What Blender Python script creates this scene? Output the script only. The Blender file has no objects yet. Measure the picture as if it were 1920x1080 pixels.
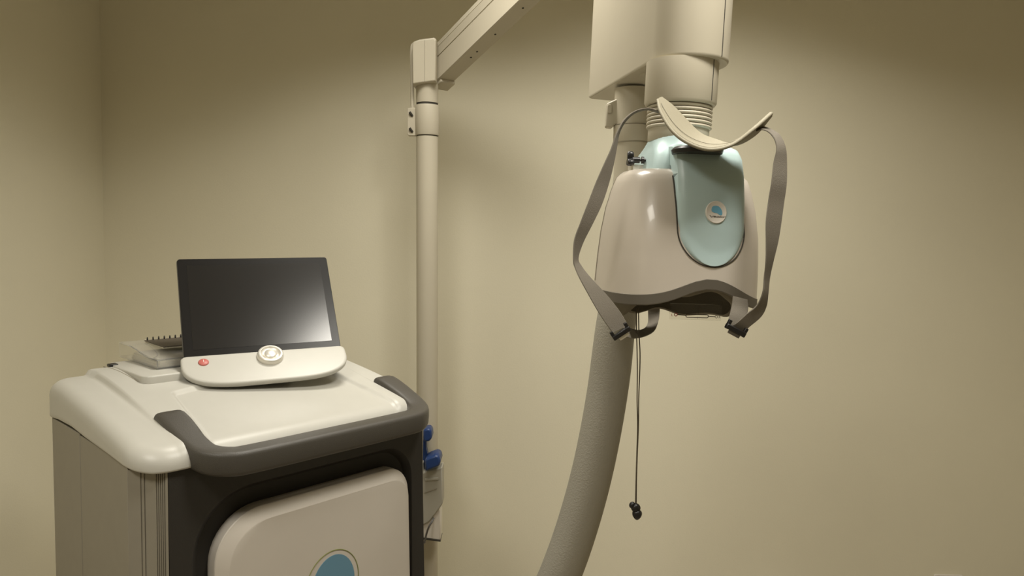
import bpy, math
import numpy as np
from mathutils import Vector, Matrix
S = bpy.context.scene
COL = S.collection
# ------------------------------------------------------------------ camera
F = 1350.0; PITCH = math.atan(100/F); H = 1.45; ROLL = 0.0227
_c, _s = math.cos(PITCH), math.sin(PITCH)
fwd = np.array([0, _c, -_s]); up0 = np.array([0, _s, _c]); rt0 = np.array([1., 0, 0])
rt = math.cos(ROLL)*rt0 + math.sin(ROLL)*up0
up = -math.sin(ROLL)*rt0 + math.cos(ROLL)*up0
cd = bpy.data.cameras.new('camera'); cam = bpy.data.objects.new('camera', cd); COL.objects.link(cam)
cd.sensor_width = 36; cd.lens = 36*F/1920; cd.clip_start = 0.01
M = Matrix(((rt[0], up[0], -fwd[0], 0), (rt[1], up[1], -fwd[1], 0), (rt[2], up[2], -fwd[2], H), (0, 0, 0, 1)))
cam.matrix_world = M
S.camera = cam
# ------------------------------------------------------------------ world, lights, exposure
w = bpy.data.worlds.new('world'); S.world = w; w.use_nodes = True
w.node_tree.nodes['Background'].inputs[0].default_value = (1, .93, .8, 1)
w.node_tree.nodes['Background'].inputs[1].default_value = 0.05
S.view_settings.view_transform = 'Standard'; S.view_settings.look = 'None'
S.view_settings.exposure = 0.15; S.view_settings.gamma = 1.0
S.view_settings.use_curve_mapping = False
def panel_light(name, loc, energy, size, spread=150, col=(1, .955, .855)):
    l = bpy.data.lights.new(name, 'AREA'); l.energy = energy; l.color = col; l.shape = 'SQUARE'; l.size = size
    l.spread = math.radians(spread)
    o = bpy.data.objects.new(name, l); COL.objects.link(o); o.location = loc
    return o
panel_light('ceiling_panel_left', (-.20, 1.80, 2.585), 9.0, .45, 124)
panel_light('ceiling_panel_middle', (.62, 1.90, 2.585), 7, .45, 138)
panel_light('ceiling_panel_right', (.56, .93, 2.585), 16, .36, 155)
panel_light('fill_light_behind', (-.72, -.05, 2.585), 17, .5, 150)  # added front-left fill light, brightens the helmet, housing and cart faces
# ------------------------------------------------------------------ materials
def mat(name, col, rough=.5, metal=0, noise=0, nscale=30, bump=0, bscale=200, trans=0, emit=None, coat=0, spec=.5, ior=1.45):
    m = bpy.data.materials.new(name); m.use_nodes = True; nt = m.node_tree; b = nt.nodes['Principled BSDF']
    c = (*col, 1)
    b.inputs['Base Color'].default_value = c; b.inputs['Roughness'].default_value = rough
    b.inputs['Metallic'].default_value = metal; b.inputs['Transmission Weight'].default_value = trans
    b.inputs['Coat Weight'].default_value = coat; b.inputs['Specular IOR Level'].default_value = spec
    b.inputs['IOR'].default_value = ior
    tc = nt.nodes.new('ShaderNodeTexCoord')
    if noise:
        n = nt.nodes.new('ShaderNodeTexNoise'); n.inputs['Scale'].default_value = nscale; n.inputs['Detail'].default_value = 4
        nt.links.new(tc.outputs['Object'], n.inputs['Vector'])
        r = nt.nodes.new('ShaderNodeValToRGB'); r.color_ramp.elements[0].position = .3; r.color_ramp.elements[1].position = .7
        r.color_ramp.elements[0].color = (*[x*(1-noise) for x in col], 1); r.color_ramp.elements[1].color = (*[min(1, x*(1+noise)) for x in col], 1)
        nt.links.new(n.outputs['Fac'], r.inputs['Fac']); nt.links.new(r.outputs['Color'], b.inputs['Base Color'])
    if bump:
        n = nt.nodes.new('ShaderNodeTexNoise'); n.inputs['Scale'].default_value = bscale; n.inputs['Detail'].default_value = 3
        nt.links.new(tc.outputs['Object'], n.inputs['Vector'])
        bp = nt.nodes.new('ShaderNodeBump'); bp.inputs['Strength'].default_value = bump; bp.inputs['Distance'].default_value = .002
        nt.links.new(n.outputs['Fac'], bp.inputs['Height']); nt.links.new(bp.outputs['Normal'], b.inputs['Normal'])
    return m
m_wall = mat('beige_wall_paint', (.79, .745, .59), .75, noise=.015, nscale=3, bump=.15, bscale=180)
m_ceil = mat('ceiling_tile_white', (.6, .57, .5), .9, bump=.3, bscale=90)
m_floor = mat('vinyl_floor', (.32, .27, .2), .45, noise=.12, nscale=6)
m_white = mat('warm_white_plastic', (.49, .477, .43), .38, noise=.01, nscale=40)
m_front = mat('panel_white_plastic', (.58, .535, .475), .45, noise=.01, nscale=20)
m_shell = mat('helmet_shell_plastic', (.56, .505, .435), .3, coat=.25, noise=.01, nscale=30)
m_arm = mat('cream_arm_enamel', (.52, .475, .375), .42, noise=.01, nscale=20)
m_grey = mat('grey_side_panel', (.265, .242, .195), .5, noise=.02, nscale=30)
m_dark = mat('charcoal_plastic', (.026, .0235, .0205), .5, bump=.2, bscale=600)
m_handle = mat('grey_handle_rubber', (.066, .060, .051), .42, bump=.25, bscale=700)
m_recess = mat('black_recess_plastic', (.018, .016, .014), .6)
m_blue = mat('pale_teal_plastic', (.46, .585, .585), .33, noise=.01, nscale=30)
m_logo = mat('logo_blue', (.13, .27, .38), .45)
m_logob = mat('badge_blue', (.16, .40, .56), .4)
m_green = mat('logo_green_line', (.22, .24, .08), .5)
m_rim = mat('grey_rim_rubber', (.125, .11, .088), .5)
m_liner = mat('dark_liner_foam', (.17, .15, .11), .8, bump=.4, bscale=300)
m_liner2 = mat('black_liner_edge', (.03, .025, .022), .7)
m_strap = mat('taupe_strap_webbing', (.19, .168, .135), .8, bump=.5, bscale=900)
m_pad = mat('olive_beige_pad_vinyl', (.30, .27, .195), .6, bump=.3, bscale=500)
m_black = mat('black_plastic', (.012, .011, .011), .35)
m_bezel = mat('black_glossy_bezel', (.010, .009, .008), .30, spec=.25)
m_screen = mat('lcd_screen_off', (.012, .011, .010), .21, spec=.6)
m_case = mat('dark_grey_monitor_case', (.12, .115, .11), .4)
m_silver = mat('silver_metal', (.80, .77, .70), .38, metal=.55)
m_red = mat('red_button', (.50, .14, .12), .4)
m_hose = mat('grey_hose_sleeve', (.355, .335, .28), .7, bump=.6, bscale=260)
m_acrylic = mat('clear_acrylic', (.93, .92, .88), .06, trans=.85, ior=1.2)
m_paper = mat('note_paper', (.72, .69, .6), .7, noise=.05, nscale=60)
m_note = mat('brown_notebook_cover', (.10, .083, .064), .5)
m_bluep = mat('blue_plastic', (.018, .045, .15), .35)
m_box = mat('grey_beige_box', (.42, .40, .34), .5)
m_cord = mat('brown_cord', (.10, .08, .055), .7)
m_inkr = mat('red_ink', (.5, .12, .10), .6)
m_inkb = mat('dark_ink', (.10, .08, .06), .6)
m_badge = mat('badge_white', (.74, .69, .62), .3, coat=.3)
m_film = mat('clear_film', (.95, .94, .92), .05, trans=.97, ior=1.02)
m_groove = mat('groove_shadow_gap', (.05, .045, .035), .8)
m_groove2 = mat('fine_seam_line', (.30, .27, .21), .8)
# ------------------------------------------------------------------ helpers
def P(px, py, Y):                       # a point of the place seen at (px,py), at depth Y metres
    r = fwd + rt*(px-960)/F - up*(py-540)/F
    return np.array([0, 0, H]) + r/r[1]*Y
def thing(name, label, cat, loc, group=None):
    o = bpy.data.objects.new(name, None); COL.objects.link(o); o.empty_display_size = .05
    o.location = tuple(loc); o['label'] = label; o['category'] = cat
    if group: o['group'] = group
    return o
ORG = {}
def org(o):
    p = Vector((0, 0, 0))
    while o is not None: p = p + o.location; o = o.parent
    return np.array(p)
def build(name, verts, faces, m, parent=None, smooth=35, label=None, bevel=0, bseg=2, matf=None):
    """verts in world coordinates; object origin at the bottom centre of the part"""
    V = np.array(verts, float)
    c = np.array([V[:, 0].mean(), V[:, 1].mean(), V[:, 2].min()])
    me = bpy.data.meshes.new(name); me.from_pydata([tuple(v-c) for v in V], [], [tuple(f) for f in faces]); me.validate()
    ms = m if isinstance(m, list) else [m]
    for x in ms: me.materials.append(x)
    if matf:
        for p in me.polygons: p.material_index = matf[p.index]
    o = bpy.data.objects.new(name, me); COL.objects.link(o)
    if parent is not None: o.parent = parent; o.location = tuple(c-org(parent))
    else: o.location = tuple(c)
    import bmesh
    bm = bmesh.new(); bm.from_mesh(me); bmesh.ops.recalc_face_normals(bm, faces=bm.faces); bm.to_mesh(me); bm.free()
    if smooth:
        me.polygons.foreach_set('use_smooth', [True]*len(me.polygons)); me.set_sharp_from_angle(angle=math.radians(smooth))
    if bevel:
        b = o.modifiers.new('bevel', 'BEVEL'); b.width = bevel; b.segments = bseg; b.limit_method = 'ANGLE'; b.angle_limit = math.radians(35)
        b.harden_normals = False
    if label: o['label'] = label
    return o
def rings(rs, closed=True, cap0=True, cap1=True):
    """loft a list of rings (each n x 3)"""
    n = len(rs[0]); V = [v for r in rs for v in r]; Fc = []
    for i in range(len(rs)-1):
        for j in range(n if closed else n-1):
            k = (j+1) % n; Fc.append((i*n+j, i*n+k, (i+1)*n+k, (i+1)*n+j))
    if closed and cap0: Fc.append(tuple(range(n))[::-1])
    if closed and cap1: Fc.append(tuple((len(rs)-1)*n+j for j in range(n)))
    return V, Fc
def join(*parts):
    V, Fc = [], []
    for v, f in parts:
        k = len(V); V += list(v); Fc += [tuple(i+k for i in q) for q in f]
    return V, Fc
def smooth_pts(pts, n):
    """Catmull-Rom resample"""
    p = np.array(pts, float); p = np.vstack([2*p[0]-p[1], p, 2*p[-1]-p[-2]]); out = []
    m = len(p)-3
    for t in np.linspace(0, m, n):
        i = min(int(t), m-1); u = t-i; a, b, c, d = p[i:i+4]
        out.append(.5*((2*b)+(-a+c)*u+(2*a-5*b+4*c-d)*u*u+(-a+3*b-3*c+d)*u**3))
    return np.array(out)
def tube(pts, r, n=16, cap=True):
    pts = np.array(pts, float); k = len(pts); r = np.full(k, r) if np.isscalar(r) else np.array(r)
    T = np.gradient(pts, axis=0); T /= np.linalg.norm(T, axis=1)[:, None]
    u = np.cross(T[0], [0, 0, 1.]);
    if np.linalg.norm(u) < 1e-3: u = np.cross(T[0], [1., 0, 0])
    u /= np.linalg.norm(u); rs = []
    for i in range(k):
        u = u - T[i]*(u@T[i]); u /= np.linalg.norm(u); v = np.cross(T[i], u)
        a = np.linspace(0, 2*math.pi, n, endpoint=False)
        rs.append([pts[i]+r[i]*(math.cos(t)*u+math.sin(t)*v) for t in a])
    return rings(rs, cap0=cap, cap1=cap)
def ribbon(A, B, th):
    """solid band between edge curves A and B"""
    A = np.array(A); B = np.array(B); T = np.gradient((A+B)/2, axis=0); W = B-A
    N = np.cross(T, W); N /= np.linalg.norm(N, axis=1)[:, None]
    rs = []
    for i in range(len(A)):
        d = N[i]*th/2; e = W[i]/max(np.linalg.norm(W[i]), 1e-6)*th*.35
        rs.append([A[i]+d*.9+e, B[i]+d*.9-e, B[i]+d*0, B[i]-d*.9-e, A[i]-d*.9+e, A[i]])
    return rings(rs)
class Fr:
    def __init__(s, o, a, tilt=None):
        s.o = np.array(o, float); s.R = np.array([[math.cos(a), -math.sin(a), 0], [math.sin(a), math.cos(a), 0], [0, 0, 1.]])
        if tilt is not None: s.R = tilt @ s.R
    def w(s, l): return s.o + s.R @ np.array(l, float)
    def ws(s, L): return [s.w(l) for l in L]
def rrect(x0, x1, y0, y1, rad, n=8):
    """rounded rectangle outline, ccw from lower right; rad = scalar or (br,tr,tl,bl)"""
    r = [rad]*4 if np.isscalar(rad) else rad; out = []
    for (cx, cy, a0, q) in ((x1, y0, -90, r[0]), (x1, y1, 0, r[1]), (x0, y1, 90, r[2]), (x0, y0, 180, r[3])):
        sx = -1 if cx == x1 else 1; sy = 1 if cy == y0 else -1
        for i in range(n+1):
            a = math.radians(a0+90*i/n); out.append((cx+sx*q+q*math.cos(a), cy+sy*q+q*math.sin(a)))
    return out
def lathe(f, prof, n=40, c=(0, 0)):
    """profile [(r,z)] around the frame's local z axis"""
    rs = [[f.w((c[0]+r*math.cos(t), c[1]+r*math.sin(t), z)) for t in np.linspace(0, 2*math.pi, n, endpoint=False)] for r, z in prof]
    return rings(rs)
def box(f, x0, x1, y0, y1, z0, z1):
    V = [f.w((x, y, z)) for z in (z0, z1) for x, y in ((x0, y0), (x1, y0), (x1, y1), (x0, y1))]
    return V, [(3, 2, 1, 0), (4, 5, 6, 7), (0, 1, 5, 4), (1, 2, 6, 5), (2, 3, 7, 6), (3, 0, 4, 7)]
def sstep(a, b, x):
    t = np.clip((x-a)/(b-a), 0, 1); return t*t*(3-2*t)
def plate(f, outline, d0, d1, plane='xz'):
    """extrude a 2-D outline; plane xz -> depth along y"""
    g = (lambda p, d: (p[0], d, p[1])) if plane == 'xz' else (lambda p, d: (p[0], p[1], d))
    return rings([[f.w(g(p, d)) for p in outline] for d in (d0, d1)])
# ------------------------------------------------------------------ room
W0 = Fr((0, 0, 0), 0)
XL, XR, YB, YF, ZC = -1.56, 2.6, 2.75, -2.4, 2.6
def struct(name, vf, m, bevel=0):
    o = build(name, *vf, m, None, smooth=0, bevel=bevel); o['kind'] = 'structure'; return o
struct('floor', box(W0, XL-.1, XR+.1, YF-.1, YB+.1, -.1, 0), m_floor)
struct('ceiling', box(W0, XL-.1, XR+.1, YF-.1, YB+.1, ZC, ZC+.1), m_ceil)
struct('wall_back', box(W0, XL-.1, XR+.1, YB, YB+.1, 0, ZC), m_wall)
struct('wall_left', box(W0, XL-.1, XL, YF, YB, 0, ZC), m_wall)
struct('wall_right', box(W0, XR, XR+.1, YF, YB, 0, ZC), m_wall)
struct('wall_front', box(W0, XL-.1, XR+.1, YF-.1, YF, 0, ZC), m_wall)
struct('baseboard_back', box(W0, XL, XR, YB-.012, YB, 0, .09), m_box, .003)
# ------------------------------------------------------------------ cart
co = P(315, 887, 1.22); C = Fr((co[0], co[1], 0), math.radians(48))
XC = .29
cart = thing('medical_cart', 'white topped wheeled medical cart with grey sides, charcoal front frame and dark handle', 'cart', C.w((XC, .235, 0)))
def R_deck(y):                                   # height of the deck ridge along the depth
    ys = [-.06, -.03, 0, .05, .10, .14, .19, .27, .365, .446, .56]
    zs = [1.050, 1.058, 1.068, 1.080, 1.089, 1.097, 1.107, 1.122, 1.135, 1.139, 1.130]
    return np.interp(y, ys, zs)
_sm = np.linspace(-.06, .56, 63); _sz = np.array([np.mean([R_deck(y+d) for d in np.linspace(-.04, .04, 9)]) for y in _sm])
def R_s(y): return float(np.interp(y, _sm, _sz))
def deck_z(x, y):
    z = R_s(y)
    XD = .277; lip = 1-sstep(.249, .260, abs(x-XD))
    z -= (.003+.010*sstep(.05, .35, y))*(1-lip)                                    # shoulder lower than the deck
    d = abs(x-XD)-.262
    if d > 0: z -= .6*d*d
    ww = .178+.13*max(0, .24-y); sx = 1-sstep(ww, ww+.012, abs(x-XC)); sy = 1-sstep(.236, .250, y+.25*max(0, abs(x-XC)-.12))
    z -= .0075*sx*sy
    return z
def skirt(y):
    return float(np.interp(y, [0, .04, .13, .24, .32, .40, .49], [1.028, 1.036, 1.042, 1.047, 1.053, 1.052, 1.044]))
x0, x1, y0, y1 = -.055, .608, -.012, .49
def ring(d, n=96):
    hw = (x1-x0)/2-d; r1 = max(.065-d, .0005); r2 = max(.045-d, .0005)
    pts = rrect(x0+d, x1-d, y0+d, y1-d, (r1, r2, r2, r1), 8)
    out = []
    for i in range(len(pts)):                       # subdivide the long sides
        a = pts[i]; b = pts[(i+1) % len(pts)]; k = n if (i % 9 == 8) else 1
        for j in range(k): out.append((a[0]+(b[0]-a[0])*j/k, a[1]+(b[1]-a[1])*j/k))
    return out
rs = []
R0 = ring(0); ROLLR = .028
inn = ring(.006)
rs.append([C.w((x, y, skirt(y)+.004)) for x, y in inn])
rs.append([C.w((x, y, skirt(y))) for x, y in ring(.002)])
for k in range(0, 6):
    f = k/5; rs.append([C.w((x, y, (skirt(y)+.003)*(1-f)+(deck_z(x, y)-ROLLR)*f)) for x, y in ring(0)])
for k in range(1, 8):
    a = math.pi/2*k/7; d = ROLLR*(1-math.cos(a)); rs.append([C.w((x, y, deck_z(x, y)-ROLLR*(1-math.sin(a)))) for x, y in ring(d)])
d = ROLLR
while d < .2495:
    d += .0028
    rs.append([C.w((x, y, deck_z(x, y))) for x, y in ring(min(d, .2495))])
build('top_cover', *rings(rs, cap0=True), m_white, cart, smooth=60, label='cream white moulded top cover')
# seam and latch on the deck
def on_deck(x, y, dz=0): return C.w((x, y, deck_z(x, y)+dz))
build('deck_seam', *tube([on_deck(*p, -.0004) for p in [(x, y) for x, y in zip(np.linspace(.06, .068, 12), np.linspace(.56-.08, .31, 12))]], .0012, 6), m_groove2, cart)
lf = Fr(on_deck(.095, .455), math.radians(48))
# body
ztop = 1.035
def column(outline, z0, z1): return plate(C, outline, z0, z1, 'xy')
build('side_panel', *column([(-.05, .045), (-.05, .283), (-.02, .283), (-.02, .045)], .12, ztop+.007), m_grey, cart, bevel=.0015)
build('rear_side_panel', *column([(-.05, .286), (-.05, .455), (-.035, .47), (-.02, .47), (-.02, .286)], .12, ztop+.01), m_grey, cart, bevel=.0015)
build('side_panel', *column([(.57, .035), (.57, .47), (.585, .47), (.60, .455), (.60, .035)], .12, ztop), m_grey, cart, bevel=.0015)
build('back_panel', *column([(-.03, .455), (-.03, .468), (.58, .468), (.58, .455)], .12, ztop), m_grey, cart)
def flute(pa, pb, grooves, gw, gd):
    pa = np.array(pa); pb = np.array(pb); t = pb-pa; L = np.linalg.norm(t); t /= L; n = np.array([-t[1], t[0]]) if False else np.array([t[1], -t[0]])
    out = [pa]
    for g in grooves:
        c = pa+t*L*g; out += [c-t*gw, c-t*gw*.6-n*gd, c+t*gw*.6-n*gd, c+t*gw]
    return out+[pb]
post = [tuple(p) for p in flute((-.05, .043), (-.001, -.001), (.33, .42, .72, .77, .82, .87, .92), .0012, .002)]
build('corner_post', *column(post+[(-.001, .03), (-.02, .043)], .12, ztop-.004), m_grey, cart, smooth=20)
post2 = [(.578, -.001), (.585, .004), (.592, .012), (.6, .033), (.578, .033)]
build('corner_post', *column(post2, .12, ztop-.005), m_grey, cart, smooth=20)
# front frame with a stepped recess and the white door panel
FO = [(0, .10), (.60, .10), (.592, .60), (.582, .85), (.578, 1.0), (.578, 1.03), (.0, 1.03)]
def out_rr(x0a, x1b, z0, z1, r): return rrect(x0a, x1b, z0, z1, r, 10)
RO = [(x+(.018 if x > .3 else 0)*np.clip((.95-z)/.5, 0, 1), z) for x, z in out_rr(.040, .545, .14, .968, (.06, .075, .115, .06))]
RI = [(x+(.018 if x > .3 else 0)*np.clip((.95-z)/.5, 0, 1), z) for x, z in out_rr(.056, .537, .155, .955, (.06, .070, .110, .06))]
nR = len(RO)
def outer_for(pt):                                     # outer outline sampled by direction from centre
    cx, cz = .29, .56; dx, dz = pt[0]-cx, pt[1]-cz; best = 9
    for i in range(len(FO)):
        ax, az = FO[i]; bx, bz = FO[(i+1) % len(FO)]
        den = dx*(bz-az)-dz*(bx-ax)
        if abs(den) < 1e-9: continue
        t = ((ax-cx)*(bz-az)-(az-cz)*(bx-ax))/den; u = ((ax-cx)*dz-(az-cz)*dx)/den
        if t > 0 and -1e-6 <= u <= 1+1e-6: best = min(best, t)
    return (cx+dx*best, cz+dz*best)
OO = [outer_for(p) for p in RO]
for cpt in FO:                                          # keep the sharp corners
    j = min(range(nR), key=lambda i: (OO[i][0]-cpt[0])**2+(OO[i][1]-cpt[1])**2); OO[j] = cpt
frv = [[C.w((x, .03, z)) for x, z in OO], [C.w((x, -.001, z)) for x, z in OO], [C.w((x, -.001, z)) for x, z in RO], [C.w((x, .020, z)) for x, z in RI]]
build('front_frame', *rings(frv, cap0=False, cap1=False), m_dark, cart, smooth=30, label='charcoal front frame')
RI2 = [(.3+(x-.3)*.9, .55+(z-.55)*.93) for x, z in RI]
build('recess', *rings([[C.w((x, .020, z)) for x, z in RI], [C.w((x, .024, z)) for x, z in RI2], [C.w((x, .026, z)) for x, z in RI2]], cap0=False), m_recess, cart, smooth=30, label='black recess around the door panel')
def panel_out(x0, x1, z1, r): return [(x+(.016 if x > .3 else 0)*np.clip((.9-z)/.25, 0, 1.6), z) for x, z in out_rr(x0, x1, .18, z1, (.05, r[0], r[1], .05))]
def ptop(z, x): return z
po = panel_out(.079, .532, .921, (.055, .095)); pi = panel_out(.099, .522, .900, (.047, .083)); pi2 = panel_out(.101, .520, .898, (.047, .083))
front = build('door_panel', *rings([[C.w((x, .024, z)) for x, z in po], [C.w((x, -.002, z)) for x, z in po], [C.w((x, -.004, z)) for x, z in [(.31+(x-.31)*.996, .55+(z-.55)*.997) for x, z in po]], [C.w((x, -.017, z)) for x, z in pi], [C.w((x, -.0178, z)) for x, z in pi2]], cap0=False), m_front, cart, smooth=18, label='off white door panel with rounded corners')
lg = [(.322+.052*math.cos(t)*(1+.10*math.cos(t-.9)), .708+.064*math.sin(t)*(1+.12*math.cos(t-.9))) for t in np.linspace(0, 2*math.pi, 48, endpoint=False)]
build('logo', *plate(C, lg, -.0176, -.0188), m_logo, front, label='blue egg shaped emblem')
gl = [C.w((.318+.064*math.cos(t)*(1+.12*math.cos(t-.8)), -.0184, .711+.071*math.sin(t)*(1+.12*math.cos(t-.8)))) for t in np.linspace(0, math.pi*1.15, 60)]
build('logo_outline', *tube(gl, .0009, 6), m_green, front, label='thin green line around the emblem')
# handle
def handle_mesh():
    hp = [(.052, .120, 1.084), (.052, .09, 1.077), (.052, .055, 1.066), (.053, .015, 1.052), (.062, -.020, 1.041), (.088, -.046, 1.037), (.13, -.054, 1.036), (.3045, -.055, 1.036)]
    hp = hp+[(2*.3045-x, y, z) for x, y, z in hp[::-1][1:]]
    pts = smooth_pts(hp, 72); T = np.gradient(pts, axis=0); rs = []
    L = len(pts)
    for i in range(L):
        t = T[i].copy(); t[2] = 0; t /= np.linalg.norm(t); s = np.array([t[1], -t[0], 0])      # sideways, to the outside
        e = min(i, L-1-i)/(L/2); fr = sstep(.15, .5, e)
        hw = .0275-.0035*fr; top = .022; bot = .030+.004*math.sin(math.pi*min(1, e*3)) if e < .33 else .030-.005*fr
        if e < .03: top = .019
        prof = []
        for k in range(24):
            a = 2*math.pi*k/24; ca, sa = math.cos(a), math.sin(a); ex = .42
            xx = hw*math.copysign(abs(ca)**ex, ca); zz = (top if sa > 0 else bot)*math.copysign(abs(sa)**ex, sa)
            if sa < 0: xx *= (1-.12*abs(sa))
            prof.append(C.w(pts[i]+s*xx*(-1)+np.array([0, 0, zz])))
        rs.append(prof)
    # rounded ends
    def endcap(r, dirn):
        c = np.mean(r, axis=0); out = []
        for f, q in ((.93, .004), (.75, .007)): out.append([c+(np.array(p)-c)*f+dirn*q for p in r])
        return out
    d = C.R@np.array([0, 1., 0]); a = endcap(rs[0], d); b = endcap(rs[-1], d)
    return rings(a[::-1]+rs+b)
build('handle', *handle_mesh(), m_handle, cart, smooth=50, label='dark grey U shaped push handle')
build('base', *plate(C, rrect(-.04, .62, -.01, .47, .04), .09, .125, 'xy'), m_dark, cart, bevel=.004)
for cx, cy in ((.03, .04), (.55, .04), (.03, .42), (.55, .42)):
    f = Fr(C.w((cx, cy, 0)), math.radians(48)); rr = Fr(f.o, 0)
    rot = [[f.w((x, .0385*math.cos(t), .0385+.0385*math.sin(t))) for t in np.linspace(0, 2*math.pi, 24, endpoint=False)] for x in (-.014, -.011, .011, .014)]
    wv = build('caster', *rings(rot), m_black, cart, bevel=.001)
    build('caster_fork', *box(f, -.02, .02, -.02, .02, .078, .092), m_grey, wv)
lt = build('latch', *box(Fr(on_deck(.105, .535), math.radians(48)), -.006, .006, -.012, .012, -.004, .005), m_black, cart, bevel=.001, label='small black latch') if False else None
# ------------------------------------------------------------------ touch monitor
Ym = 1.6288; b_, t_, r_ = .488, .538, .022
e_ = np.array([math.cos(b_), math.sin(b_), 0]); n0 = np.array([math.sin(b_), -math.cos(b_), 0.])
u_ = np.array([0, 0, 1])*math.cos(t_)-n0*math.sin(t_); nn = n0*math.cos(t_)+np.array([0, 0, 1])*math.sin(t_)
e2 = e_*math.cos(r_)+u_*math.sin(r_); u2 = -e_*math.sin(r_)+u_*math.cos(r_)
class Fx:
    def __init__(s, o, A): s.o = np.array(o, float); s.R = np.array(A).T
    def w(s, l): return s.o+s.R@np.array(l, float)
MO = np.array([-.558, Ym, 1.170])
MF = Fx(MO, [e2, u2, nn])                          # x right, y up the screen, z out of the screen
mbase = C.w((.315, .27, deck_z(.315, .27)))
mon = thing('touch_monitor', 'black touchscreen monitor tilted back on the white cart top', 'monitor', mbase)
mw, mh = .345/2, .245
def pl(f, o, d0, d1): return plate(f, o, d0, d1, 'xy')
build('case', *pl(MF, rrect(-mw, mw, -.004, mh, .006, 4), -.018, -.003), m_case, mon, bevel=.003)
bz = build('bezel', *pl(MF, rrect(-mw+.001, mw-.001, -.003, mh-.001, .006, 4), -.0029, 0), m_bezel, mon, bevel=.0008, label='glossy black bezel')
build('screen', *pl(MF, rrect(-mw+.020, mw-.020, .017, mh-.018, .001, 2), -.001, .0004), m_screen, mon, smooth=0, label='dark switched off display')
# control panel below the screen
ph = 1.02; pd = n0*math.sin(ph)-np.array([0, 0, 1])*math.cos(ph)          # direction down/forward
pn = n0*math.cos(ph)+np.array([0, 0, 1])*math.sin(ph)
PFm = Fx(MO+np.array([0, 0, -.001]), [e2, -pd, pn])                       # y up towards the screen
def pan(gx, gy):
    L = []; hw = .179+gx; tp = .004+gy; r = .012
    for a in np.linspace(90, 0, 8): L.append((hw-r+r*math.cos(math.radians(a)), tp-r+r*math.sin(math.radians(a))))
    dp = .079+gy
    for a in np.linspace(0, 180, 61)[0:]:
        c_, s_ = math.cos(math.radians(a)), math.sin(math.radians(a))
        L.append((hw*math.copysign(abs(c_)**.5, c_), -.016-dp*(.80+.20*abs(s_))*abs(s_)**.62))
    for a in np.linspace(180, 90, 8): L.append((-hw+r+r*math.cos(math.radians(a)), tp-r+r*math.sin(math.radians(a))))
    return L
def lay(g, z): return [PFm.w((x, y, z)) for x, y in pan(g, g)]
cp = build('control_panel', *rings([lay(-.008, -.013), lay(-.002, -.011), lay(0, -.008), lay(0, -.001), lay(-.001, .001), lay(-.003, .0022), lay(-.006, .0025)]), m_white, mon, smooth=40, label='white control panel under the screen')
build('panel_underside', *rings([lay(-.06, -.024), lay(-.03, -.021), lay(-.014, -.012)]), m_dark, mon, smooth=40)
kf = Fx(PFm.w((.006, -.018, .0025)), [e2, -pd, pn])
kb = build('dial', *lathe(kf, [(.029, -.001), (.029, .004), (.0275, .010), (.026, .0115), (.0225, .0115), (.0205, .009), (.017, .006), (.004, .005)], 48), m_silver, cp, smooth=50, label='silver ring dial')
build('dial_dome', *lathe(kf, [(.0165, .004), (.0155, .009), (.012, .012), (.006, .0142), (.001, .0147)], 32), m_silver, kb, smooth=60)
bf = Fx(PFm.w((-.134, -.021, .0025)), [e2, -pd, pn])
rb = build('power_button', *lathe(bf, [(.0108, -.001), (.0108, .0015), (.0095, .0028), (.001, .003)], 28), m_red, cp, smooth=50, label='round red button')
build('power_symbol', *box(bf, -.0006, .0006, -.002, .006, .0029, .0034), m_badge, rb)
# pedestal
pf2 = Fr(mbase, b_)
build('pedestal', *rings([[np.array([mbase[0]+.075*math.cos(t), mbase[1]+.075*math.sin(t), mbase[2]+dz]) for t in np.linspace(0, 2*math.pi, 40, endpoint=False)] for dz in (-.001, .005, .008)]), m_case, mon, bevel=.003)
pc = PFm.w((0, -.015, -.03))
build('neck', *tube([mbase+np.array([0, 0, .01]), pc], .03, 20), m_case, mon)
# ------------------------------------------------------------------ things at the back of the cart top
th48 = math.radians(48)
def C_up(x, y, z): return C.w((x, y, z))
zS = 1.1405
build('rear_ledge', *rings([[C.w((.215+(x-.215)*g, .39+(y-.39)*g, z)) for x, y in rrect(.07, .36, .285, .50, .02)] for g, z in ((1, 1.120), (1, zS-.0035), (.993, zS-.001), (.98, zS))]), m_white, cart, smooth=40)
ah = thing('acrylic_holder', 'clear acrylic card holder lying on the white cart top beside the monitor', 'holder', C.w((.22, .45, zS)))
Z0 = zS+.0006
def prof_h(t): return .0185+.014*sstep(.15, .75, t)
HX0, HX1, HY0, HY1 = .120, .345, .345, .560
def yy_(t): return HY0+(HY1-HY0)*t
def side(x):
    ts = np.linspace(0, 1, 20); lo = [(x, yy_(t), Z0) for t in ts]; hi = [(x, yy_(t), Z0+prof_h(t)) for t in ts]
    return lo+hi[::-1]
for x in (HX0, HX1-.003):
    build('side_wall', *rings([[C.w((p[0]+dx, p[1], p[2])) for p in side(x)] for dx in (0, .003)]), m_acrylic, ah, smooth=0)
build('floor_plate', *box(C, HX0+.003, HX1-.003, HY0, HY1, Z0, Z0+.003), m_acrylic, ah, smooth=0)
build('front_lip', *box(C, HX0+.003, HX1-.003, HY0, HY0+.003, Z0+.003, Z0+.0185), m_acrylic, ah, smooth=0)
ts = np.linspace(0, 1, 20)
lid = [[C.w((x, yy_(t), Z0+prof_h(t)+dz)) for x, dz in ((HX0, 0), (HX1, 0), (HX1, .003), (HX0, .003))] for t in ts]
build('curved_lid', *rings(lid), m_acrylic, ah, smooth=40)
npad = thing('note_pad', 'stack of white paper slips inside the clear acrylic holder', 'paper pad', C.w((.22, .42, Z0+.003)))
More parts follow.
